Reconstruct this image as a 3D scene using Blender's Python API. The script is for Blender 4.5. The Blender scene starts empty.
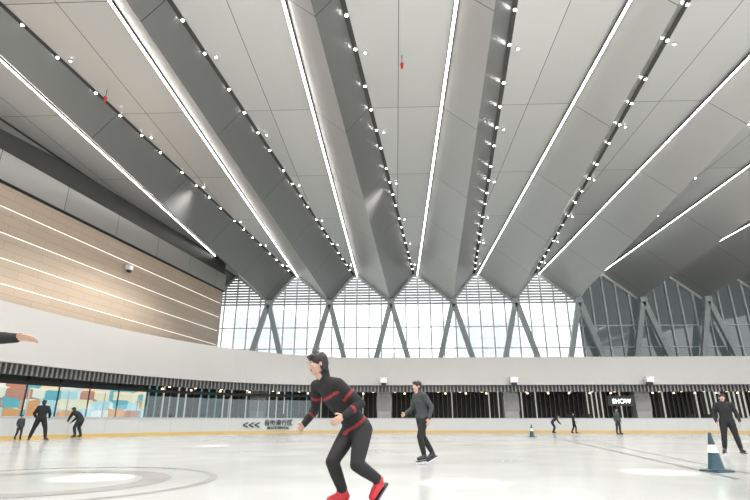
import bpy, bmesh, math, random
from mathutils import Vector, Matrix
random.seed(7)
D = bpy.data
scene = bpy.context.scene
COL = scene.collection

# ---------------------------------------------------------------- materials
def mat(name, col, rough=0.5, metal=0.0, emit=None, estr=0.0, noise=0.0, nscale=5.0, spec=None):
    m = D.materials.new(name); m.use_nodes = True
    nt = m.node_tree; b = nt.nodes['Principled BSDF']
    b.inputs['Base Color'].default_value = (*col, 1)
    b.inputs['Roughness'].default_value = rough
    b.inputs['Metallic'].default_value = metal
    if spec is not None: b.inputs['Specular IOR Level'].default_value = spec
    if emit:
        b.inputs['Emission Color'].default_value = (*emit, 1)
        b.inputs['Emission Strength'].default_value = estr
    if noise > 0:
        tc = nt.nodes.new('ShaderNodeTexCoord'); n = nt.nodes.new('ShaderNodeTexNoise')
        n.inputs['Scale'].default_value = nscale; n.inputs['Detail'].default_value = 4
        nt.links.new(tc.outputs['Object'], n.inputs['Vector'])
        mx = nt.nodes.new('ShaderNodeMix'); mx.data_type = 'RGBA'
        mx.inputs[6].default_value = (*[c*(1-noise) for c in col], 1)
        mx.inputs[7].default_value = (*[min(1, c*(1+noise)) for c in col], 1)
        nt.links.new(n.outputs['Fac'], mx.inputs[0])
        nt.links.new(mx.outputs[2], b.inputs['Base Color'])
    return m

def panel_mat(name, c1, c2, seam, bw, rh, rough, metal, swap=None, mortar=0.012, offset=0.0, shift=(0,0,0)):
    """seamed cladding panels: brick texture on object coordinates"""
    m = mat(name, c1, rough, metal); nt = m.node_tree; b = nt.nodes['Principled BSDF']
    tc = nt.nodes.new('ShaderNodeTexCoord'); sx = nt.nodes.new('ShaderNodeSeparateXYZ'); cx = nt.nodes.new('ShaderNodeCombineXYZ')
    mp = nt.nodes.new('ShaderNodeMapping'); mp.inputs['Location'].default_value = shift
    nt.links.new(tc.outputs['Object'], mp.inputs['Vector'])
    nt.links.new(mp.outputs['Vector'], sx.inputs[0])
    a, c = swap or ('X', 'Y')
    nt.links.new(sx.outputs[a], cx.inputs['X']); nt.links.new(sx.outputs[c], cx.inputs['Y'])
    br = nt.nodes.new('ShaderNodeTexBrick'); br.offset = offset; br.squash = 1.0
    br.inputs['Color1'].default_value = (*c1, 1); br.inputs['Color2'].default_value = (*c2, 1)
    br.inputs['Mortar'].default_value = (*seam, 1); br.inputs['Scale'].default_value = 1.0
    br.inputs['Mortar Size'].default_value = mortar; br.inputs['Brick Width'].default_value = bw
    br.inputs['Row Height'].default_value = rh; br.inputs['Mortar Smooth'].default_value = 0.2
    nt.links.new(cx.outputs[0], br.inputs['Vector']); nt.links.new(br.outputs['Color'], b.inputs['Base Color'])
    return m

def glass_mat(name, tint, refl=0.12):
    m = D.materials.new(name); m.use_nodes = True; nt = m.node_tree; nt.nodes.clear()
    o = nt.nodes.new('ShaderNodeOutputMaterial'); t = nt.nodes.new('ShaderNodeBsdfTransparent'); g = nt.nodes.new('ShaderNodeBsdfGlossy')
    t.inputs[0].default_value = (*tint, 1); g.inputs['Roughness'].default_value = 0.05
    mx = nt.nodes.new('ShaderNodeMixShader'); mx.inputs[0].default_value = refl
    nt.links.new(t.outputs[0], mx.inputs[1]); nt.links.new(g.outputs[0], mx.inputs[2]); nt.links.new(mx.outputs[0], o.inputs[0])
    return m

M = {}
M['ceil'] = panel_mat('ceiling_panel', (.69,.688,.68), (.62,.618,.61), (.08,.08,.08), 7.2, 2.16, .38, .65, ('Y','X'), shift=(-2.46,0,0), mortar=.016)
M['ceil_d'] = panel_mat('ceiling_panel_dark', (.24,.24,.238), (.21,.21,.208), (.04,.04,.04), 7.2, 9.0, .36, .6, ('Y','Z'), mortar=.018)  # same ceiling panel, shade of the steep fold face put into its colour
M['ceil_m'] = panel_mat('ceiling_panel_half_shaded', (.58,.578,.57), (.52,.518,.51), (.08,.08,.08), 7.2, 9.0, .36, .65, ('Y','Z'), mortar=.018)  # same ceiling panel, milder shade of the other fold face in its colour
M['slot'] = mat('ceiling_slot', (.05,.05,.05), .7)
M['led'] = mat('led_light', (1,1,1), .5, emit=(1,.98,.95), estr=14)
M['ledw'] = mat('wall_led_light', (1,1,1), .5, emit=(1,.96,.90), estr=1.3)
M['dot'] = mat('downlight_glow', (1,1,1), .5, emit=(1,.97,.93), estr=40)
M['dotring'] = mat('downlight_trim', (.6,.6,.6), .4)
M['wood'] = panel_mat('timber_wall_panel', (.56,.445,.345), (.515,.41,.315), (.36,.28,.21), 2.4, .45, .42, 0, ('Y','Z'), mortar=.012, offset=.5)
M['wallgrey'] = panel_mat('upper_wall_metal', (.52,.515,.50), (.46,.455,.44), (.08,.08,.08), 4.5, 1.6, .33, .5, ('Y','Z'), shift=(0,0,-12.9), mortar=.02)
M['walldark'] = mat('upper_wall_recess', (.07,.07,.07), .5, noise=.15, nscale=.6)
M['fascia'] = mat('fascia_white', (.53,.515,.50), .4, noise=.04, nscale=.3)
M['board'] = mat('board_white', (.58,.59,.58), .35, noise=.03, nscale=1)
M['yellow'] = mat('kickplate_yellow', (.66,.46,.17), .5)
M['cap'] = mat('board_cap', (.5,.52,.54), .4)
M['dark'] = mat('dark_wall', (.055,.055,.055), .6, noise=.3, nscale=1.5)
M['fin'] = mat('fin_grey', (.28,.275,.27), .5, metal=.3)
M['black'] = mat('black_metal', (.025,.025,.027), .45)
M['slab'] = mat('soffit_dark', (.10,.10,.10), .6)
M['floor'] = mat('concourse_floor', (.22,.21,.20), .5, noise=.15)
M['col'] = mat('column_concrete', (.40,.40,.39), .7, noise=.15, nscale=3)
M['frame'] = mat('window_frame', (.58,.60,.60), .4)
M['louvre'] = mat('louvre_grey', (.48,.49,.49), .4)
M['frame_d'] = mat('window_frame_dark', (.60,.61,.61), .4)
M['strut'] = mat('strut_steel', (.36,.40,.40), .45, noise=.05)
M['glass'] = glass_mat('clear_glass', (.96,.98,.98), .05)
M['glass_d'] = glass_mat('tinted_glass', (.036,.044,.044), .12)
M['bglass'] = glass_mat('board_glass', (.86,.94,.96), .06)
M['ground'] = mat('outside_ground', (.35,.36,.33), .9, noise=.2)
M['line'] = mat('ice_line_grey', (.20,.21,.22), .3)
M['signdark'] = mat('sign_print', (.03,.06,.06), .5)
M['signglow'] = mat('sign_glow', (1,1,1), .5, emit=(1,1,1), estr=1.6)
M['warm'] = mat('warm_lamp', (1,.8,.5), .5, emit=(1,.75,.45), estr=6)
M['cone'] = mat('cone_teal', (.02,.06,.085), .4)
M['white'] = mat('white_plastic', (.8,.8,.8), .4)
M['red'] = mat('red_plastic', (.6,.03,.02), .4)
M['lens'] = mat('lens_glass', (.3,.3,.32), .1, emit=(1,1,1), estr=1.0)
M['steel'] = mat('steel', (.6,.6,.62), .25, metal=1)

# ice
m = mat('ice', (.72,.73,.71), .28, spec=.7); nt = m.node_tree; b = nt.nodes['Principled BSDF']
tc = nt.nodes.new('ShaderNodeTexCoord')
n1 = nt.nodes.new('ShaderNodeTexNoise'); n1.inputs['Scale'].default_value = .18; n1.inputs['Detail'].default_value = 3
n2 = nt.nodes.new('ShaderNodeTexNoise'); n2.inputs['Scale'].default_value = .5; n2.inputs['Detail'].default_value = 3
nt.links.new(tc.outputs['Object'], n1.inputs['Vector']); nt.links.new(tc.outputs['Object'], n2.inputs['Vector'])
cr = nt.nodes.new('ShaderNodeValToRGB'); cr.color_ramp.elements[0].position=.3; cr.color_ramp.elements[1].position=.7
cr.color_ramp.elements[0].color = (.44,.455,.44,1); cr.color_ramp.elements[1].color = (.55,.56,.545,1)
nt.links.new(n1.outputs['Fac'], cr.inputs[0]); nt.links.new(cr.outputs[0], b.inputs['Base Color'])
mr = nt.nodes.new('ShaderNodeMapRange'); mr.inputs['To Min'].default_value = .11; mr.inputs['To Max'].default_value = .25
nt.links.new(n2.outputs['Fac'], mr.inputs['Value']); nt.links.new(mr.outputs[0], b.inputs['Roughness'])
M['ice'] = m

# ---------------------------------------------------------------- helpers
def link(o, parent=None):
    COL.objects.link(o)
    if parent: o.parent = parent
    return o
def empty(name, loc=(0,0,0), rz=0):
    e = D.objects.new(name, None); e.location = loc; e.rotation_euler = (0,0,rz); e.empty_display_size=.2
    COL.objects.link(e); return e
def mesh_obj(name, verts, faces, mats, idx=None, parent=None, smooth=False, recalc=False):
    me = D.meshes.new(name); me.from_pydata([tuple(v) for v in verts], [], faces)
    for mm in (mats if isinstance(mats, list) else [mats]): me.materials.append(mm)
    if idx: 
        for p, i in zip(me.polygons, idx): p.material_index = i
    if recalc:
        bm = bmesh.new(); bm.from_mesh(me); bmesh.ops.recalc_face_normals(bm, faces=bm.faces); bm.to_mesh(me); bm.free()
    if smooth:
        for p in me.polygons: p.use_smooth = True
    me.update()
    return link(D.objects.new(name, me), parent)

class Acc:
    """accumulates boxes / beams / prisms into one mesh"""
    def __init__(s): s.v=[]; s.f=[]; s.i=[]
    def box(s, a, b, mi=0):
        x0,y0,z0=a; x1,y1,z1=b; n=len(s.v)
        s.v += [(x0,y0,z0),(x1,y0,z0),(x1,y1,z0),(x0,y1,z0),(x0,y0,z1),(x1,y0,z1),(x1,y1,z1),(x0,y1,z1)]
        for q in ((3,2,1,0),(4,5,6,7),(0,1,5,4),(1,2,6,5),(2,3,7,6),(3,0,4,7)): s.f.append([n+k for k in q]); s.i.append(mi)
    def obox(s, M4, sx, sy, sz, mi=0):
        n=len(s.v)
        for c in ((-1,-1,-1),(1,-1,-1),(1,1,-1),(-1,1,-1),(-1,-1,1),(1,-1,1),(1,1,1),(-1,1,1)):
            s.v.append(tuple(M4 @ Vector((c[0]*sx/2,c[1]*sy/2,c[2]*sz/2))))
        for q in ((3,2,1,0),(4,5,6,7),(0,1,5,4),(1,2,6,5),(2,3,7,6),(3,0,4,7)): s.f.append([n+k for k in q]); s.i.append(mi)
    def beam(s, a, b, w, d, mi=0, side=Vector((0,1,0))):
        a=Vector(a); b=Vector(b); z=(b-a).normalized(); x=side.cross(z).normalized(); y=z.cross(x)
        R=Matrix((x,y,z)).transposed().to_4x4(); s.obox(Matrix.Translation((a+b)/2)@R, w, d, (b-a).length, mi)
    def prism(s, p, r0, r1, h, n=12, mi=0, axis='Z'):
        k=len(s.v)
        for j,(r,z) in enumerate(((r0,0),(r1,h))):
            for i in range(n):
                a=2*math.pi*i/n; s.v.append((p[0]+r*math.cos(a), p[1]+r*math.sin(a), p[2]+z))
        for i in range(n): s.f.append([k+i,k+(i+1)%n,k+n+(i+1)%n,k+n+i]); s.i.append(mi)
        s.f.append([k+i for i in range(n)][::-1]); s.i.append(mi)
        s.f.append([k+n+i for i in range(n)]); s.i.append(mi)
    def make(s, name, mats, parent=None, smooth=False):
        return mesh_obj(name, s.v, s.f, mats, s.i, parent, smooth)

# ---------------------------------------------------------------- dimensions
W = 6.48; X0 = 2.46; ZL = 15.9; YN = -5.5; YF = 52.3; DEP = 3.0
UV, UR = .56, .93
K0, K1 = -5, 7           # bays
def Lx(k): return X0 + W*k
def roof_h(x):
    u = ((x-X0)/W) % 1.0
    if u < UV: return ZL - DEP*u/UV
    if u < UR: return ZL-DEP + DEP*(u-UV)/(UR-UV)
    return ZL
def wx(y): return -16.7-.167*(46.8-y)

# ---------------------------------------------------------------- ceiling
v=[];f=[];ix=[]
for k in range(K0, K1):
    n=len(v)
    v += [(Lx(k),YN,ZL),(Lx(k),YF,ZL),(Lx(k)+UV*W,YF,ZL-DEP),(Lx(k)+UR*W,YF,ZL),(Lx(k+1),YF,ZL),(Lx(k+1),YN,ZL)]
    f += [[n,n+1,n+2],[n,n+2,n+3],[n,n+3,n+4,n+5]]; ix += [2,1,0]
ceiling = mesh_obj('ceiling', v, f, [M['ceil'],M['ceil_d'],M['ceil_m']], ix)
a=Acc(); a.box((Lx(K0),YN,ZL+.25),(Lx(K1),YF+.5,ZL+.6)); a.make('roof_deck', M['slab'])

# LED lines: luminous face looks down, aluminium channel around it
a=Acc()
for k in range(-3, K1+1):
    y1=44.5 if k==-3 else YF-.4
    a.box((Lx(k)-.05,YN+.5,ZL-.15),(Lx(k)+.05,y1,ZL-.14),0)
    a.box((Lx(k)-.07,YN+.5,ZL-.145),(Lx(k)-.051,y1,ZL-.04),1); a.box((Lx(k)+.051,YN+.5,ZL-.145),(Lx(k)+.07,y1,ZL-.04),1)
    a.box((Lx(k)-.07,YN+.5,ZL-.139),(Lx(k)+.07,y1,ZL-.05),1)
a.make('led_strip_lights', [M['led'],M['dotring']])

a=Acc(); dl=Acc()
for k in range(-4, K1):
    A=Vector((Lx(k),YN,ZL)); B=Vector((Lx(k)+UR*W,YF,ZL)); d=(B-A).normalized(); perp=Vector((d.y,-d.x,0))
    P=[A+d*8, B-d*.3]
    n=len(a.v)
    a.v += [tuple(P[0]+Vector((0,0,-.012))),tuple(P[0]+perp*.2+Vector((0,0,-.012))),tuple(P[1]+perp*.2+Vector((0,0,-.012))),tuple(P[1]+Vector((0,0,-.012)))]
    a.f.append([n,n+3,n+2,n+1]); a.i.append(0)
    L=(B-A).length; s=9.0; j=0
    while s < L-1:
        p=A+d*s+perp*.12
        if p.x > wx(p.y)+.4:
            dl.prism((p.x,p.y,ZL-.09),.058,.058,.03,10,0); dl.prism((p.x,p.y,ZL-.075),.08,.08,.065,10,1)
            if j%3==1:
                p=A+d*(s+.3)+perp*.5
                if p.x < Lx(k+1)-.3:
                    dl.prism((p.x,p.y,ZL-.08),.045,.045,.03,10,0); dl.prism((p.x,p.y,ZL-.065),.065,.065,.055,10,1)
        s += 1.9 + (.6 if j%4==3 else 0); j+=1
a.make('ceiling_light_slots', M['slot'])
dl.make('recessed_downlights', [M['dot'],M['dotring']])

for (x,y) in ((.45,17.8),(-13.6,19.6)):
    a=Acc(); a.prism((x,y,ZL-.45),.015,.015,.44,8,0); a.prism((x,y,ZL-.68),.05,.08,.24,12,1); a.prism((x,y,ZL-.72),.02,.05,.05,12,1)
    a.make('fire_detector',[M['black'],M['red']])

# ---------------------------------------------------------------- rink outline
path=[]
P0,P1,P2,P3=[Vector(p) for p in ((-20.8,20),(-19,32),(-14,43.2),(-3,43.3))]
for i in range(12): path.append(Vector((-25.6,-10)).lerp(P0,i/12))
for i in range(28):
    t=i/28; path.append((1-t)**3*P0+3*(1-t)**2*t*P1+3*(1-t)*t*t*P2+t**3*P3)
for i in range(25): path.append(P3.lerp(Vector((46,43.3)), i/24))
NP=len(path); nrm=[]
for i in range(NP):
    d=(path[min(i+1,NP-1)]-path[max(i-1,0)]).normalized(); nrm.append(Vector((-d.y,d.x)))
def off(i,o): 
    p=path[i]+nrm[i]*o; return p
cum=[0]
for i in range(1,NP): cum.append(cum[-1]+(path[i]-path[i-1]).length)
def at(s,o=0):
    for i in range(1,NP):
        if cum[i]>=s or i==NP-1:
            t=(s-cum[i-1])/(cum[i]-cum[i-1]); n=nrm[i-1].lerp(nrm[i],t).normalized(); p=path[i-1].lerp(path[i],t)+n*o
            return p, n
def sweep(name, prof, mats, i0=0, i1=None, parent=None, midx=None):
    i1 = NP-1 if i1 is None else i1
    v=[];f=[];ix=[]; m_=len(prof)
    for i in range(i0,i1+1):
        for q in prof:
            o,z = q(i) if callable(q) else q
            p=off(i,o); v.append((p.x,p.y,z))
    for i in range(i1-i0):
        for j in range(m_):
            jj=(j+1)%m_
            f.append([i*m_+j,i*m_+jj,(i+1)*m_+jj,(i+1)*m_+j]); ix.append(midx[j] if midx else 0)
    f.append(list(range(m_))[::-1]); ix.append(0); f.append([(i1-i0)*m_+j for j in range(m_)]); ix.append(0)
    return mesh_obj(name,v,f,mats,ix,parent,recalc=True)

pts=[(p.x,p.y,0) for p in path]+[(46,-10,0)]
mesh_obj('ice_rink_floor', pts, [list(range(len(pts)))[::-1]], M['ice'])
sweep('floor', [(.0,-.1),(10,-.1),(10,-.004),(.0,-.004)], M['floor'])
a=Acc(); a.box((-220,-60,-.6),(220,260,-.4)); a.make('ground', M['ground'])

boards=empty('rink_boards')
sweep('board_panel', [(0,.0),(.12,.0),(.12,1.08),(0,1.08)], M['board'], parent=boards)
sweep('kickplate', [(-.02,.0),(0.0,.0),(0.0,.19),(-.02,.19)], M['yellow'], parent=boards)
sweep('cap_rail', [(-.03,1.08),(.15,1.08),(.15,1.14),(-.03,1.14)], M['cap'], parent=boards)
iL0, iL1 = 10, 37
sweep('board_glass', [(.05,1.14),(.07,1.14),(.07,2.5),(.05,2.5)], M['bglass'], iL0, iL1, boards)
a=Acc(); s=cum[iL0]
while s<cum[iL1]:
    p,n=at(s,.06); a.box((p.x-.025,p.y-.025,1.12),(p.x+.025,p.y+.025,2.55)); s+=2.4
a.make('glass_posts', M['cap'], boards)
a=Acc(); s=4
while s<cum[-1]-1:
    p,n=at(s,-.004); R=Matrix.Rotation(math.atan2(n.y,n.x),4,'Z'); a.obox(Matrix.Translation((p.x,p.y,.64))@R,.012,.02,.86); s+=2.4
a.make('board_seams', M['cap'], boards)

def ztop(i):
    if i<12: return 6.8
    if i<40: 
        return 6.8-.8*((i-12)/28)
    return 6.0
sweep('balcony_fascia', [(-.12,3.75),(.2,3.75),(lambda i:(.2,ztop(i))),(lambda i:(-.12,ztop(i)))], M['fascia'])
sweep('balcony_slab', [(.2,3.78),(9,3.78),(9,4.05),(.2,4.05)], M['slab'])
sweep('slat_backing', [(.3,3.2),(.36,3.2),(.36,3.75),(.3,3.75)], M['slab'])
a=Acc(); s=1
while s<cum[-1]-.5:
    p,n=at(s,.2); R=Matrix.Rotation(math.atan2(n.y,n.x),4,'Z'); a.obox(Matrix.Translation((p.x,p.y,3.47))@R,.10,.10,.54); s+=.3
a.make('trim_slats', M['fin'])

sweep('wall_back_concourse', [(8.2,0),(8.4,0),(8.4,3.78),(8.2,3.78)], M['dark'])
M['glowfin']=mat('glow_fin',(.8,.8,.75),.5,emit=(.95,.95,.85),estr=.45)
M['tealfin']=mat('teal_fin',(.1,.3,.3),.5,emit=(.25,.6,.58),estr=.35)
a=Acc(); s=cum[26]
while s<cum[-1]-1:
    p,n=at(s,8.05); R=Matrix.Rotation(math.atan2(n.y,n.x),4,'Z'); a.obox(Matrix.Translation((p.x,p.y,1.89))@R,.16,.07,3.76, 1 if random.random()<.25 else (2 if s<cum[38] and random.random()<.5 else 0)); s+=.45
a.make('wall_back_fins', [M['fin'],M['glowfin'],M['tealfin']])
a=Acc()
s=cum[26]
while s<cum[-1]-2:
    for o in (2.5,5.5):
        p,n=at(s+o*.3,o); a.prism((p.x,p.y,3.3),.09,.05,.12,10,0); a.prism((p.x,p.y,3.42),.01,.01,.36,6,1)
    s+=1.9
a.make('concourse_pendant_lights',[M['warm'],M['black']])
for sx,o in ((58,4.5),(68,5),(82,4.2),(93,5)):
    c=empty('service_counter'); p,n=at(sx,o); c.location=(p.x,p.y,0)
    a=Acc(); a.box((-2,-.35,0),(2,.35,1.0),0); a.box((-2.08,-.45,1.0),(2.08,.42,1.06),1); a.box((-1.5,-.1,1.06),(-.9,0,1.5),2); a.box((-.1,-.1,1.06),(.6,0,1.5),2)
    a.make('counter_body',[M['fin'],M['white'],M['black']],c)

# lit colour wall at left
m=D.materials.new('lightbox_print'); m.use_nodes=True; nt=m.node_tree; b=nt.nodes['Principled BSDF']
tc=nt.nodes.new('ShaderNodeTexCoord'); vo=nt.nodes.new('ShaderNodeTexVoronoi'); vo.distance='CHEBYCHEV'; vo.inputs['Scale'].default_value=1.3
vo.inputs['Randomness'].default_value=.45
mp=nt.nodes.new('ShaderNodeMapping'); mp.inputs['Scale'].default_value=(.7,.7,1.3)
nt.links.new(tc.outputs['Object'],mp.inputs['Vector']); nt.links.new(mp.outputs[0],vo.inputs['Vector'])
sp=nt.nodes.new('ShaderNodeSeparateColor'); nt.links.new(vo.outputs['Color'],sp.inputs[0])
cr=nt.nodes.new('ShaderNodeValToRGB'); cr.color_ramp.interpolation='CONSTANT'
cols=[(.95,.80,.55),(.85,.38,.16),(.95,.88,.72),(.16,.48,.52),(.95,.92,.85),(.62,.26,.18),(.55,.75,.78)]
el=cr.color_ramp.elements
el[0].color=(*cols[0],1); el[1].position=.24; el[1].color=(*cols[1],1)
for i in range(2,7):
    e=el.new(.22+(i-1)*.12); e.color=(*cols[i],1)
nt.links.new(sp.outputs[0],cr.inputs[0]); nt.links.new(cr.outputs[0],b.inputs['Base Color']); nt.links.new(cr.outputs[0],b.inputs['Emission Color'])
b.inputs['Emission Strength'].default_value=.8
lb=empty('lightbox_mural')
iA,iB=9,26
sweep('mural_face',[(4.0,.5),(4.05,.5),(4.05,3.1),(4.0,3.1)],m,iA,iB,lb)
sweep('mural_back',[(4.06,.0),(4.2,.0),(4.2,3.6),(4.06,3.6)],M['slab'],iA,iB,lb)
a=Acc(); s=cum[iA]
while s<cum[iB]:
    p,n=at(s,3.95); R=Matrix.Rotation(math.atan2(n.y,n.x),4,'Z'); a.obox(Matrix.Translation((p.x,p.y,1.8))@R,.06,.07,3.6); s+=1.9
a.make('mural_frame',M['black'],lb)
sweep('handrail_track',[(1.8,2.85),(1.9,2.85),(1.9,3.05),(1.8,3.05)],M['black'],9,40)

for px in (-11.6,-1.0,9.7,20.6,31.4):
    y=44.75 if px>-5 else 43.6
    a=Acc(); a.box((px-.6,y-.3,0),(px+.6,y+.5,3.78),0); a.box((px-.66,y-.36,0),(px+.66,y+.56,.15),1); a.box((px-.64,y-.34,1.7),(px+.64,y-.3,2.9),2)
    a.make('concrete_column',[M['col'],M['black'],M['fin']])

def fixture(x,y,z,rz,name='stage_spotlight',s=1):
    e=empty(name,(x,y,z),rz); e.scale=(s,s,s); a=Acc()
    a.box((-.06,.0,-.1),(.06,.3,.0),1); a.box((-.3,-.35,-.05),(.3,.1,.35),0); a.box((-.36,-.4,.33),(.36,.12,.38),0); a.box((-.2,-.25,-.3),(.2,.02,-.07),1)
    a.make('housing',[M['white'],M['black']],e)
    bm=bmesh.new(); bmesh.ops.create_cone(bm,cap_ends=True,segments=20,radius1=.15,radius2=.12,depth=.1,matrix=Matrix.Translation((0,-.4,.15))@Matrix.Rotation(math.pi/2,4,'X'))
    me=D.meshes.new('lens'); bm.to_mesh(me); bm.free(); me.materials.append(M['lens']); link(D.objects.new('lens',me),e)
for px in (-1.0,9.7,20.6,31.4): fixture(px,42.88,3.95,0)
# ---------------------------------------------------------------- left wall
def wall_slab(name,z0,z1,mt,th=.35,y0=-10,y1=46.8,o=0,parent=None):
    v=[(wx(y0)+o,y0,z0),(wx(y1)+o,y1,z0),(wx(y1)-th+o,y1,z0),(wx(y0)-th+o,y0,z0)]
    v+= [(p[0],p[1],z1) for p in v]
    f=[[0,1,2,3],[4,7,6,5],[0,4,5,1],[1,5,6,2],[2,6,7,3],[3,7,4,0]]
    return mesh_obj(name,v,f,mt,parent=parent,recalc=True)
wall_slab('wall_left',4.05,12.9,M['wood'])
wall_slab('wall_left_upper',12.9,14.5,M['wallgrey'],th=.5,o=.15)
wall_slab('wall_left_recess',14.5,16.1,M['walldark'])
wall_slab('trim_wall_top',12.80,12.9,M['black'],th=.06,o=.05)
wl=empty('wall_led_lines')
for z in (11.6,10.25,8.95,7.65):
    wall_slab('led_line',z,z+.02,M['ledw'],th=.03,o=.035,parent=wl,y1=46.4)
fixture(wx(33)+.3,33,11.0,math.radians(80),s=.7)
# ---------------------------------------------------------------- facade
XA, XB, XC = -20.0, Lx(2)+UV*W, 45.0
def facade_glass(name,x0,x1,mt,y):
    xs=[x0,x1]+[Lx(k)+u*W for k in range(K0-1,K1+1) for u in (0,UV,UR)]
    xs=sorted(set(x for x in xs if x0<=x<=x1)); v=[];f=[]
    for x in xs: v += [(x,y,4.0),(x,y,min(roof_h(x+1e-5),roof_h(x-1e-5))+.0)]
    for i in range(len(xs)-1): f.append([2*i,2*i+2,2*i+3,2*i+1])
    return mesh_obj(name,v,f,mt)
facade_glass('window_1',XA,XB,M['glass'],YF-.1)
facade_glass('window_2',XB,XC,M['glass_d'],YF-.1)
def mullions(name,x0,x1,mt,louv):
    a=Acc()
    k=math.ceil((x0-X0)/(W/5)-.5)
    x=X0+(W/5)*k
    while x<x1:
        h=roof_h(x)
        if x>x0: a.box((x-.06,YF-.28,4.0),(x+.06,YF-.08,h-.02))
        x+=W/5
    for z in (8.0,10.2):
        a.box((x0,YF-.24,z-.05),(x1,YF-.1,z+.05))
    for kk in range(K0,K1):
        for (ua,za),(ub,zb) in (((0,ZL),(UV,ZL-DEP)),((UV,ZL-DEP),(UR,ZL)),((UR,ZL),(1,ZL))):
            xa=Lx(kk)+ua*W; xb=Lx(kk)+ub*W
            if xa<x0-.01 or xb>x1+.01: continue
            a.beam((xa,YF-.2,za-.12),(xb,YF-.2,zb-.12),.22,.25)
    if louv:
        z=ZL-DEP-.2
        while z<ZL-.1:
            d=max(0,(ZL-z)/DEP)
            for kk in range(K0,K1):
                dd=min(d,1)
                xa=Lx(kk)-W+ W*(UV+(1-dd)*(UR-UV)); xb=Lx(kk)+dd*UV*W
                xa=max(xa,x0); xb=min(xb,x1)
                if xb-xa>.2: a.box((xa,YF-.35,z-.08),(xb,YF-.12,z+.08),1)
            z+=.3
    a.make(name,[mt,M['louvre']])
mullions('trim_window_frames',XA,XB,M['frame'],True)
mullions('trim_window_frames_dark',XB,XC,M['frame_d'],False)
st=Acc()
for k in range(-4,7):
    xv=Lx(k)+UV*W
    if xv<XA+1 or xv>XC-2: continue
    for dx in (-2.3,2.5):
        st.beam((xv,YF-.9,ZL-DEP-.1),(xv+dx,YF-.9,4.05),.5,.42)
    st.box((xv-.35,YF-1.15,ZL-DEP-.45),(xv+.35,YF-.65,ZL-DEP+.1))
st.make('v_column_struts',M['strut'])
# ---------------------------------------------------------------- outside
M['bark']=mat('bark',(.4,.36,.3),.9); M['leaf']=mat('leaf',(.50,.58,.48),.8,noise=.1)
def tree(x,y,h):
    e=empty('street_tree',(x,y,-.4)); bm=bmesh.new()
    bmesh.ops.create_cone(bm,cap_ends=True,segments=10,radius1=.35,radius2=.15,depth=h*.55,matrix=Matrix.Translation((0,0,h*.275)))
    me=D.meshes.new('trunk'); bm.to_mesh(me); bm.free(); me.materials.append(M['bark']); link(D.objects.new('trunk',me),e)
    bm=bmesh.new()
    for i in range(16):
        r=random.uniform(.8,1.7)*h/10; an=random.uniform(0,6.28); rr=random.uniform(0,2.2)*h/10
        bmesh.ops.create_icosphere(bm,subdivisions=2,radius=r,matrix=Matrix.Translation((rr*math.cos(an),rr*math.sin(an),h*random.uniform(.5,.95))))
    for vv in bm.verts: vv.co += Vector((random.uniform(-.15,.15),random.uniform(-.15,.15),random.uniform(-.15,.15)))
    me=D.meshes.new('crown'); bm.to_mesh(me); bm.free(); me.materials.append(M['leaf']); link(D.objects.new('crown',me),e)
for i,x in enumerate((-24,-5,14,22)): tree(x,74+random.uniform(-4,8),random.uniform(9,11))
M['bld']=panel_mat('office_facade',(.92,.92,.92),(.89,.90,.91),(.72,.76,.79),3.0,3.2,.5,0,('X','Z'),mortar=.4)
for (x,y,w,h) in ((-30,115,16,24),(-4,125,20,15),(22,118,14,24)):
    a=Acc(); a.box((x-w/2,y,-.4),(x+w/2,y+12,h)); a.box((x-w/4,y+2,h),(x+w/4,y+8,h+2)); a.make('office_building',M['bld'])

# ---------------------------------------------------------------- ice markings
def ring(name,c,r,w,mt,z=.004):
    v=[];f=[];n=96
    for i in range(n):
        t=2*math.pi*i/n
        v += [(c[0]+(r-w/2)*math.cos(t),c[1]+(r-w/2)*math.sin(t),z),(c[0]+(r+w/2)*math.cos(t),c[1]+(r+w/2)*math.sin(t),z)]
    for i in range(n): j=(i+1)%n; f.append([2*i,2*i+1,2*j+1,2*j])
    return mesh_obj(name,v,f,mt)
M['ring']=mat('ice_ring',(.34,.33,.315),.2,noise=.2,nscale=2)
ring('ice_marking_circle',(-5.6,8.4),1.7,.45,M['ring'])
ring('ice_marking_circle',(-5.6,8.4),2.6,.14,M['ring'])
def stripe(p,q,w):
    p=Vector((*p,.005)); q=Vector((*q,.005)); d=(q-p).normalized(); n=Vector((-d.y,d.x,0))*w/2
    mesh_obj('ice_marking_line',[p-n,q-n,q+n,p+n],[[0,1,2,3]],M['line'])
stripe((5.6,9.2),(8.6,28),.09); stripe((6.2,9.2),(9.6,28),.05)

# ---------------------------------------------------------------- signs
def text(name,body,size,loc,rot,mt,parent=None):
    c=D.curves.new(name,'FONT'); c.body=body; c.size=size; c.extrude=.006; c.offset=.012; c.align_x='CENTER'
    c.materials.append(mt); o=link(D.objects.new(name,c),parent); o.location=loc; o.rotation_euler=rot; return o
best=min(range(NP),key=lambda i:(path[i]-Vector((-10.6,41.6))).length)
sc=cum[best]; c0,_=at(sc,-.09)
sg=empty('board_sign',(c0.x,c0.y,0))
for nm,body,size,ds,z in (('arrows','<<<',.8,-1.3,.34),('lettering','自助滑行区',.46,.9,.62),('lettering_small','SKATE RENTAL',.26,.9,.32)):
    p,n=at(sc+ds,-.09); rz=math.atan2(n.y,n.x)-math.pi/2
    text(nm,body,size,(p.x-c0.x,p.y-c0.y,z),(math.pi/2,0,rz),M['signdark'],sg)
ss=empty('shop_sign',(18.7,44.1,2.35)); a=Acc(); a.box((-1.1,0,-.25),(1.1,.12,.55)); a.box((-.9,.03,.55),(-.86,.08,1.43)); a.box((.86,.03,.55),(.9,.08,1.43)); a.make('panel',M['black'],ss)
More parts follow.
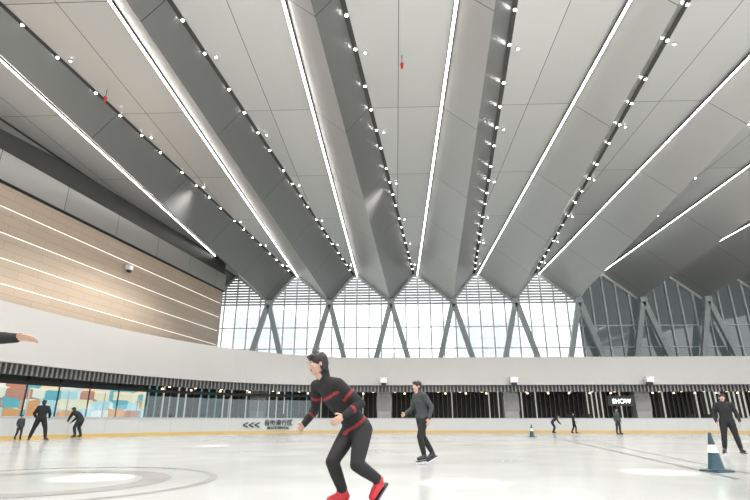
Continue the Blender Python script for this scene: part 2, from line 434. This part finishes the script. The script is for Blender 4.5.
text('lettering',"SHOW",.5,(0,-.02,-.05),(math.pi/2,0,0),M['signglow'],ss)

# ---------------------------------------------------------------- cones
def cone(x,y,h,rz=0):
    e=empty('traffic_cone',(x,y,0),rz); v=[];f=[];ix=[]
    N=24; rings=[(.40,.06),(.36,.10),(.275,.36),(.235,.48),(.165,.68),(.105,.86),(.075,.97),(.05,1.0)]
    a=Acc(); bb=.29*h
    a.box((-bb,-bb,0),(bb,bb,.05*h))
    o=a.make('base',M['cone'],e); bv=o.modifiers.new('b','BEVEL'); bv.width=.012; bv.segments=2
    for i,(r,z) in enumerate(rings):
        for j in range(N):
            t=2*math.pi*j/N; v.append((r*.54*h*math.cos(t),r*.54*h*math.sin(t),z*h))
    for i in range(len(rings)-1):
        for j in range(N):
            k=(j+1)%N; f.append([i*N+j,i*N+k,(i+1)*N+k,(i+1)*N+j]); ix.append(1 if i==3 else 0)
    f.append([(len(rings)-1)*N+j for j in range(N)]); ix.append(0)
    mesh_obj('shell',v,f,[M['cone'],M['white']],ix,e,smooth=True)
cone(6.02,10.5,.70,.3); cone(8.1,32.2,.72)

# ---------------------------------------------------------------- people
def blob(bm,p,r,s=(1,1,1),R=None,sub=2):
    Mx=Matrix.Translation(p)@(R.to_4x4() if R else Matrix.Identity(4))@Matrix.Diagonal((s[0]*r,s[1]*r,s[2]*r,1))
    bmesh.ops.create_icosphere(bm,subdivisions=sub,radius=1,matrix=Mx)
def chain(bm,pts,rs,s=(1,1,1),R=None,step=.45):
    for i in range(len(pts)-1):
        a,b=Vector(pts[i]),Vector(pts[i+1]); L=(b-a).length; n=max(2,int(L/(min(rs[i],rs[i+1])*step))+1)
        for j in range(n+1):
            t=j/n; blob(bm,a.lerp(b,t),rs[i]*(1-t)+rs[i+1]*t,s,R)
def remesh(name,bm,vox,mats,parent,cls=None,smooth_it=3):
    me=D.meshes.new(name+'_src'); bm.to_mesh(me); bm.free()
    o=D.objects.new(name+'_src',me); COL.objects.link(o)
    r=o.modifiers.new('r','REMESH'); r.mode='VOXEL'; r.voxel_size=vox; r.use_smooth_shade=True
    if smooth_it:
        sm=o.modifiers.new('s','SMOOTH'); sm.iterations=smooth_it; sm.factor=.5
    dg=bpy.context.evaluated_depsgraph_get(); dg.update()
    m2=D.meshes.new_from_object(o.evaluated_get(dg)); m2.name=name
    D.objects.remove(o); D.meshes.remove(me)
    m2.materials.clear()
    for mm in mats: m2.materials.append(mm)
    for p in m2.polygons:
        p.use_smooth=True
        if cls: p.material_index=cls(p.center)
    return link(D.objects.new(name,m2),parent)
def seg_d(p,a,b):
    ab=b-a; t=max(0,min(1,(p-a).dot(ab)/max(ab.length_squared,1e-9))); return (p-a-ab*t).length, t

SKIN=mat('skin',(.50,.31,.23),.5); HAIR=mat('hair_black',(.012,.010,.010),.45); EYEW=mat('eye_white',(.75,.75,.73),.3); EYEB=mat('iris_dark',(.02,.012,.01),.2); LIP=mat('lips',(.38,.16,.14),.5)
BOOTB=mat('boot_black',(.02,.02,.022),.4); BOOTR=mat('boot_red',(.50,.02,.03),.4)
def cloth(n,c): return mat(n,c,.85,noise=.25,nscale=9)
BLK=cloth('cloth_black',(.012,.012,.013)); BLK2=cloth('cloth_charcoal',(.025,.026,.03)); GRY=cloth('cloth_grey',(.045,.05,.054)); GRN=cloth('cloth_dark_green',(.04,.065,.06)); TAN=cloth('cloth_tan',(.35,.28,.22)); REDC=cloth('cloth_red',(.25,.022,.026))

DEF=dict(pelvis=(0,0,.97),waist=(0,.0,1.10),chest=(0,0,1.28),neck=(0,.01,1.45),head=(0,-.01,1.60),
 sh_l=(.175,.01,1.40),sh_r=(-.175,.01,1.40),el_l=(.23,.03,1.13),el_r=(-.23,.03,1.13),wr_l=(.25,-.04,.89),wr_r=(-.25,-.04,.89),
 hip_l=(.09,0,.94),hip_r=(-.09,0,.94),kn_l=(.12,-.02,.54),kn_r=(-.12,-.02,.54),an_l=(.14,.03,.16),an_r=(-.14,.03,.16),
 to_l=(.16,-.13,.105),to_r=(-.16,-.13,.105), look=(0,-1,0))
def hand(e,w,el,side,vox,k,curl=.5,palmn=None):
    """palm, four curled fingers of unequal length, thumb from the side of the palm"""
    w=Vector(w);el=Vector(el); d=(w-el).normalized()
    pn=Vector(palmn) if palmn else Vector((-side,0,0)); pn=(pn-d*pn.dot(d)).normalized()
    ac=d.cross(pn).normalized()
    if palmn: thumbdir = ac if ac.z>0 else -ac
    else: thumbdir = ac if ac.y<0 else -ac
    R=Matrix((thumbdir,pn,d)).transposed()
    bm=bmesh.new()
    chain(bm,[w-d*.02,w+d*.02],[.026,.027],(1,.75,1),R)
    chain(bm,[w+d*.02,w+d*.075],[.032,.040],(1,.38,.6),R)
    for i,(o,L) in enumerate(((.030,.070),(.010,.079),(-.010,.073),(-.029,.058))):
        p0=w+d*.085+thumbdir*o; c1=curl*.5
        d1=(d*math.cos(c1)+pn*math.sin(c1)); p1=p0+d1*L*.45
        c2=curl*1.4; d2=(d*math.cos(c2)+pn*math.sin(c2)); p2=p1+d2*L*.32
        c3=curl*2.0; d3=(d*math.cos(c3)+pn*math.sin(c3)); p3=p2+d3*L*.23
        chain(bm,[p0-d*.02,p0,p1,p2,p3],[.009,.0092,.0088,.008,.0068])
    q0=w+d*.03+thumbdir*.028; td=(thumbdir*.75+d*.65+pn*.15).normalized(); q1=q0+td*.035; q2=q1+(td*.6+d*.7).normalized()*.028
    chain(bm,[q0-td*.01,q0,q1,q2],[.013,.013,.0105,.0085])
    return remesh('hand',bm,vox,[SKIN],e,None,1)

def person(base,rz,H,pose,top,pants,boot,detail=1,hair='short',build=1.0,vox=.016,stripes=None,skates=True,curl=.5,palmn=None,name='ice_skater',handsk=True):
    k=H/1.72; e=empty(name,base,rz); e.scale=(k,k,k)
    J={a:Vector(b) for a,b in DEF.items()}
    for a,b in pose.items(): J[a]=Vector(b)
    B=build; bm=bmesh.new()
    sx=(J['sh_l']-J['sh_r']).normalized()
    hx=(J['hip_l']-J['hip_r']).normalized()
    def frame(x,upv):
        z=(upv-x*upv.dot(x)).normalized(); y=z.cross(x); return Matrix((x,y,z)).transposed()
    Rt=frame(sx,J['neck']-J['chest']); Rp=frame(hx,J['waist']-J['pelvis'])
    blob(bm,J['pelvis'],.155*B,(1,.74,.78),Rp); 
    chain(bm,[J['pelvis'],J['waist']],[.152*B,.138*B],(1,.74,.8),Rp,.5)
    chain(bm,[J['waist'],J['chest'],J['chest'].lerp(J['neck'],.45)],[.138*B,.162*B,.142*B],(1,.70,.8),Rt,.4)
    chain(bm,[J['sh_l'],J['chest'].lerp(J['neck'],.72),J['sh_r']],[.066*B,.082*B,.066*B])
    chain(bm,[J['chest'].lerp(J['neck'],.6),J['neck'],J['head']+Vector((0,0,-.05))],[.075,.056,.052])
    segs=[(J['pelvis'],J['waist'],.15,1),(J['waist'],J['chest'],.16,0),(J['chest'],J['chest'].lerp(J['neck'],.8),.14,0),(J['neck'],J['head'],.04,2)]
    for s in ('l','r'):
        sh,el,wr,hp,kn,an,to=[J[q+'_'+s] for q in ('sh','el','wr','hip','kn','an','to')]
        chain(bm,[sh,sh.lerp(el,.5),el],[.068*B,.060*B,.050*B]); chain(bm,[el,el.lerp(wr,.3),wr],[.050*B,.049*B,.036*B])
        chain(bm,[hp,hp.lerp(kn,.5),kn],[.098*B,.086*B,.066*B]); chain(bm,[kn,kn.lerp(an,.3),an+ (kn-an).normalized()*.04],[.066*B,.066*B,.052*B])
        chain(bm,[an+(kn-an).normalized()*.10,an],[.050,.050]); fd=(to-an); fd=fd.normalized()
        heel=an-Vector((fd.x,fd.y,0))*.03+Vector((0,0,-.035))
        chain(bm,[heel,an.lerp(to,.5)+Vector((0,0,-.01)),to],[.044,.046,.038])
        segs += [(sh,el,.06*B,0),(el,wr,.045*B,0),(hp,kn,.08*B,1),(kn,kn.lerp(an,.8),.06*B,1),(kn.lerp(an,.82),an,.05,3),(heel,to,.045,3),(an,to,.045,3)]
    def cls(c):
        best=min((seg_d(c,a,b)[0]-r,l) for a,b,r,l in segs)[1]
        if best==1 and (c-J['pelvis']).dot((J['waist']-J['pelvis']).normalized())>-.045 and seg_d(c,J['pelvis'],J['waist'])[0]<.19: best=0
        if best==0 and stripes:
            for sgm in stripes(J):
                dd=abs((c-sgm[0]).dot(sgm[1]))
                if dd<sgm[2] and (c-sgm[0]).length<sgm[3]: return 4
        return best
    remesh('body',bm,vox,[top,pants,SKIN,boot,REDC],e,cls,2)
    if skates:
        a=Acc()
        for s in ('l','r'):
            an,to=J['an_'+s],J['to_'+s]; fd=(to+Vector((0,0,.045))-an).normalized() if (to.z-an.z)>-.08 else (to-an+Vector((0,0,.05))).normalized()
            x=fd; side=Vector((-fd.y,fd.x,0)).normalized(); up=x.cross(side); 
            if up.z<0: up=-up
            R=Matrix((x,side,up)).transposed().to_4x4(); mid=an.lerp(to,.45)
            c=mid-up*(.075)
            a.obox(Matrix.Translation(c)@R,.27,.075,.02,0)
            a.obox(Matrix.Translation(c-up*.022+x*.08)@R,.05,.02,.03,1); a.obox(Matrix.Translation(c-up*.022-x*.08)@R,.05,.02,.03,1)
            a.obox(Matrix.Translation(c-up*.043)@R,.30,.007,.024,2)
        a.make('skate_blades',[BOOTB,M['white'],M['steel']],e)
    lk=J['look'].normalized(); upv=(J['head']-J['neck']).normalized()*.5+Vector((0,0,.5))
    y=-lk; x=y.cross(upv).normalized(); z=x.cross(y).normalized()
    R3=Matrix((x,y,z)).transposed(); hc=J['head']
    def P(a,b,c): return hc+R3@Vector((a,b,c))
    hv=.0065 if detail>0 else .014
    bm=bmesh.new()
    blob(bm,P(0,.012,.03),1,(.076,.094,.086),R3,3); blob(bm,P(0,-.018,-.035),1,(.058,.068,.075),R3,3); blob(bm,P(0,-.052,-.083),1,(.030,.028,.024),R3)
    blob(bm,P(.036,-.05,-.02),1,(.026,.025,.028),R3); blob(bm,P(-.036,-.05,-.02),1,(.026,.025,.028),R3)
    chain(bm,[P(0,-.080,.014),P(0,-.098,-.02)],[.010,.014]); blob(bm,P(.010,-.09,-.024),.009); blob(bm,P(-.010,-.09,-.024),.009)
    blob(bm,P(0,-.078,.032),1,(.05,.012,.010),R3)
    for s in (1,-1): blob(bm,P(s*.077,.012,-.002),1,(.010,.020,.030),R3)
    chain(bm,[P(0,.0,-.05),P(0,.01,-.12)],[.052,.052])
    remesh('head',bm,hv,[SKIN],e,None,1)
    bm=bmesh.new()
    blob(bm,P(0,-.083,-.050),1,(.024,.008,.006),R3); blob(bm,P(0,-.081,-.060),1,(.020,.008,.007),R3)
    me=D.meshes.new('mouth'); bm.to_mesh(me); bm.free(); me.materials.append(LIP); link(D.objects.new('mouth',me),e)
    bm=bmesh.new()
    for s in (1,-1): blob(bm,P(s*.031,-.070,.010),1,(.014,.013,.009),R3)
    me=D.meshes.new('eyes'); bm.to_mesh(me); bm.free(); me.materials.append(EYEW); link(D.objects.new('eyes',me),e)
    bm=bmesh.new()
    for s in (1,-1):
        blob(bm,P(s*.031,-.0805,.010),1,(.006,.004,.006),R3); blob(bm,P(s*.032,-.083,.034),1,(.019,.005,.004),R3)
    me=D.meshes.new('pupils_brows'); bm.to_mesh(me); bm.free(); me.materials.append(EYEB); link(D.objects.new('pupils_brows',me),e)
    bm=bmesh.new()
    blob(bm,P(0,.022,.045),1,(.088,.104,.090),R3,3); blob(bm,P(0,.05,.0),1,(.080,.078,.085),R3,3)
    blob(bm,P(.02,-.06,.092),1,(.05,.03,.022),R3); blob(bm,P(-.03,-.055,.09),1,(.045,.03,.022),R3)
    if hair in('long','pony'):
        for s in (1,-1): chain(bm,[P(s*.07,.02,.03),P(s*.068,.03,-.06)],[.022,.02])
    if hair=='pony': chain(bm,[P(0,.12,.05),P(0,.15,.0),P(0,.14,-.10)],[.032,.034,.016])
    if hair=='long': chain(bm,[P(0,.07,.0),P(0,.085,-.17)],[.07,.05],(1,.6,1),R3)
    remesh('hair',bm,hv,[HAIR],e,None,2)
    if handsk:
        for s,sd in (('l',1),('r',-1)):
            hand(e,J['wr_'+s],J['el_'+s],sd,.0048 if detail>0 else .009,k,curl,palmn if s=='l' or not palmn else None)
    return e

R=math.radians
def st_girl(J):
    out=[]
    for s in('l','r'):
        sh,el,wr=J['sh_'+s],J['el_'+s],J['wr_'+s]
        out.append((sh.lerp(el,.5),(el-sh).normalized(),.016,.09)); out.append((el.lerp(wr,.5),(wr-el).normalized(),.014,.08))
    c,n,w=J['chest'],J['neck'],J['waist']
    out.append((c.lerp(n,.2),(n-c).normalized(),.015,.17)); out.append((J['pelvis'].lerp(w,.3),(w-J['pelvis']).normalized(),.014,.22))
    return out
girl=dict(pelvis=(.07,.10,.78),waist=(.03,.01,.90),chest=(-.05,-.11,1.07),neck=(-.11,-.22,1.25),head=(-.14,-.30,1.40),
 sh_l=(.06,-.18,1.19),sh_r=(-.28,-.18,1.19),el_l=(.21,.0,1.00),el_r=(-.38,-.10,.96),wr_l=(.20,-.22,.88),wr_r=(-.32,-.30,.80),
 hip_l=(.16,.09,.75),hip_r=(-.02,.09,.75),kn_l=(.29,-.12,.44),kn_r=(.06,-.23,.46),an_l=(.22,.26,.27),an_r=(-.02,.0,.16),to_l=(.23,.15,.13),to_r=(-.05,-.15,.105),look=(-.25,-1,-.25))
person((-.56,5.9,0),R(-42),1.86,girl,BLK,BLK,BOOTR,1,'long',1.04,.013,st_girl)
mid=dict(kn_l=(.10,-.14,.55),an_l=(.11,-.05,.17),to_l=(.12,-.21,.115),kn_r=(-.10,.06,.54),an_r=(-.10,.30,.21),to_r=(-.11,.17,.10),
 waist=(0,-.01,1.10),chest=(0,-.05,1.28),neck=(0,-.09,1.44),head=(0,-.13,1.585),sh_l=(.175,-.06,1.39),sh_r=(-.175,-.06,1.39),
 el_l=(.25,.08,1.16),el_r=(-.25,-.10,1.13),wr_l=(.27,-.0,.92),wr_r=(-.22,-.30,1.02))
person((.60,12.1,0),R(-60),1.80,mid,GRY,BLK,BOOTB,1,'short',1.08,.016)
att=dict(sh_l=(.19,.01,1.40),sh_r=(-.19,.01,1.40),el_l=(.29,.05,1.15),el_r=(-.28,.05,1.15),wr_l=(.31,-.08,.93),wr_r=(-.27,-.09,.92),
 kn_l=(.15,-.03,.54),kn_r=(-.14,-.02,.54),an_l=(.21,.02,.16),an_r=(-.19,.03,.16),to_l=(.27,-.13,.105),to_r=(-.25,-.12,.105))
person((9.5,15.6,0),R(-25),1.66,att,BLK,BLK,BOOTB,1,'short',1.22,.016)
lm=dict(kn_l=(.22,-.05,.54),kn_r=(-.22,-.03,.54),an_l=(.30,.02,.16),an_r=(-.30,.03,.16),to_l=(.37,-.13,.105),to_r=(-.37,-.13,.105),
 el_l=(.30,.02,1.15),el_r=(-.30,.02,1.15),wr_l=(.26,-.16,1.0),wr_r=(-.26,-.16,1.0))
person((-16.7,24.2,0),R(200),1.86,lm,BLK,BLK,BOOTB,0,'short',1.3,.02)
bend=dict(pelvis=(0,.12,.88),waist=(0,.05,1.0),chest=(0,-.12,1.12),neck=(0,-.27,1.22),head=(0,-.38,1.32),sh_l=(.17,-.24,1.18),sh_r=(-.17,-.24,1.18),
 hip_l=(.09,.12,.85),hip_r=(-.09,.12,.85),kn_l=(.13,-.04,.50),kn_r=(-.13,-.02,.50),an_l=(.16,.10,.16),an_r=(-.16,.14,.16),to_l=(.18,-.05,.105),to_r=(-.18,-.02,.105),
 el_l=(.22,-.34,.93),el_r=(-.22,-.34,.93),wr_l=(.12,-.48,.80),wr_r=(-.14,-.46,.78),look=(0,-1,-.5))
person((-17.6,28.6,0),R(-100),1.95,bend,BLK,BLK2,BOOTB,0,'short',1.2,.02)
walk=dict(kn_l=(.09,-.14,.54),an_l=(.10,-.10,.16),to_l=(.10,-.26,.105),kn_r=(-.09,.04,.53),an_r=(-.10,.24,.17),to_r=(-.10,.08,.105),wr_l=(.27,.08,.92),wr_r=(-.26,-.16,.95))
person((-18.95,26.0,0),R(60),1.2,walk,GRY,BLK2,BOOTB,0,'short',1.15,.02)
person((15.2,37,0),R(20),1.74,{},GRN,BLK2,BOOTB,0,'short',1.15,.022)
person((13.05,39.5,0),R(70),1.5,walk,BLK,BLK,BOOTB,0,'long',1.1,.022)
person((11.7,39.8,0),R(70),1.6,dict(bend),BLK2,BLK2,BOOTB,0,'long',1.1,.022)
pt=dict(sh_r=(-.17,.0,1.41),sh_l=(.19,-.02,1.41),el_l=(.44,-.04,1.42),wr_l=(.66,-.06,1.415),chest=(0,0,1.28))
person((-3.22,3.35,0),R(0),1.74,pt,BLK,BLK,BOOTB,1,'short',.95,.014,curl=.22,palmn=(0,-.5,-1))

# ---------------------------------------------------------------- lights
def spot(x,y,e,ang,blend=.5,r=.1):
    l=D.lights.new('rink_spotlight','SPOT'); l.energy=e; l.spot_size=math.radians(ang); l.spot_blend=blend; l.shadow_soft_size=r; l.color=(1,.97,.93)
    o=link(D.objects.new('rink_spotlight',l)); o.location=(x,y,ZL-.3); return o
for (x,y) in ((-7,20.5),(3.4,14.9),(-5.1,9),(1.0,8.5),(4.9,10.4)):
    spot(x,y,17000,6.0,.8,.05)
for x in (-13,0,13,26):
    for y in (2,16,30,42):
        spot(x,y,5600,130,.6,.4)
w=D.worlds.new('world'); scene.world=w; w.use_nodes=True; nt=w.node_tree
bg=nt.nodes['Background']; bg.inputs[0].default_value=(.96,.98,1,1); bg.inputs[1].default_value=2.0
c=D.cameras.new('camera'); c.lens=24; c.sensor_width=36; cam=link(D.objects.new('camera',c)); cam.location=(0,0,.9)
cam.rotation_euler=(math.radians(90+18.9),0,math.radians(2.3)); c.clip_end=500
scene.camera=cam
scene.view_settings.view_transform='Standard'
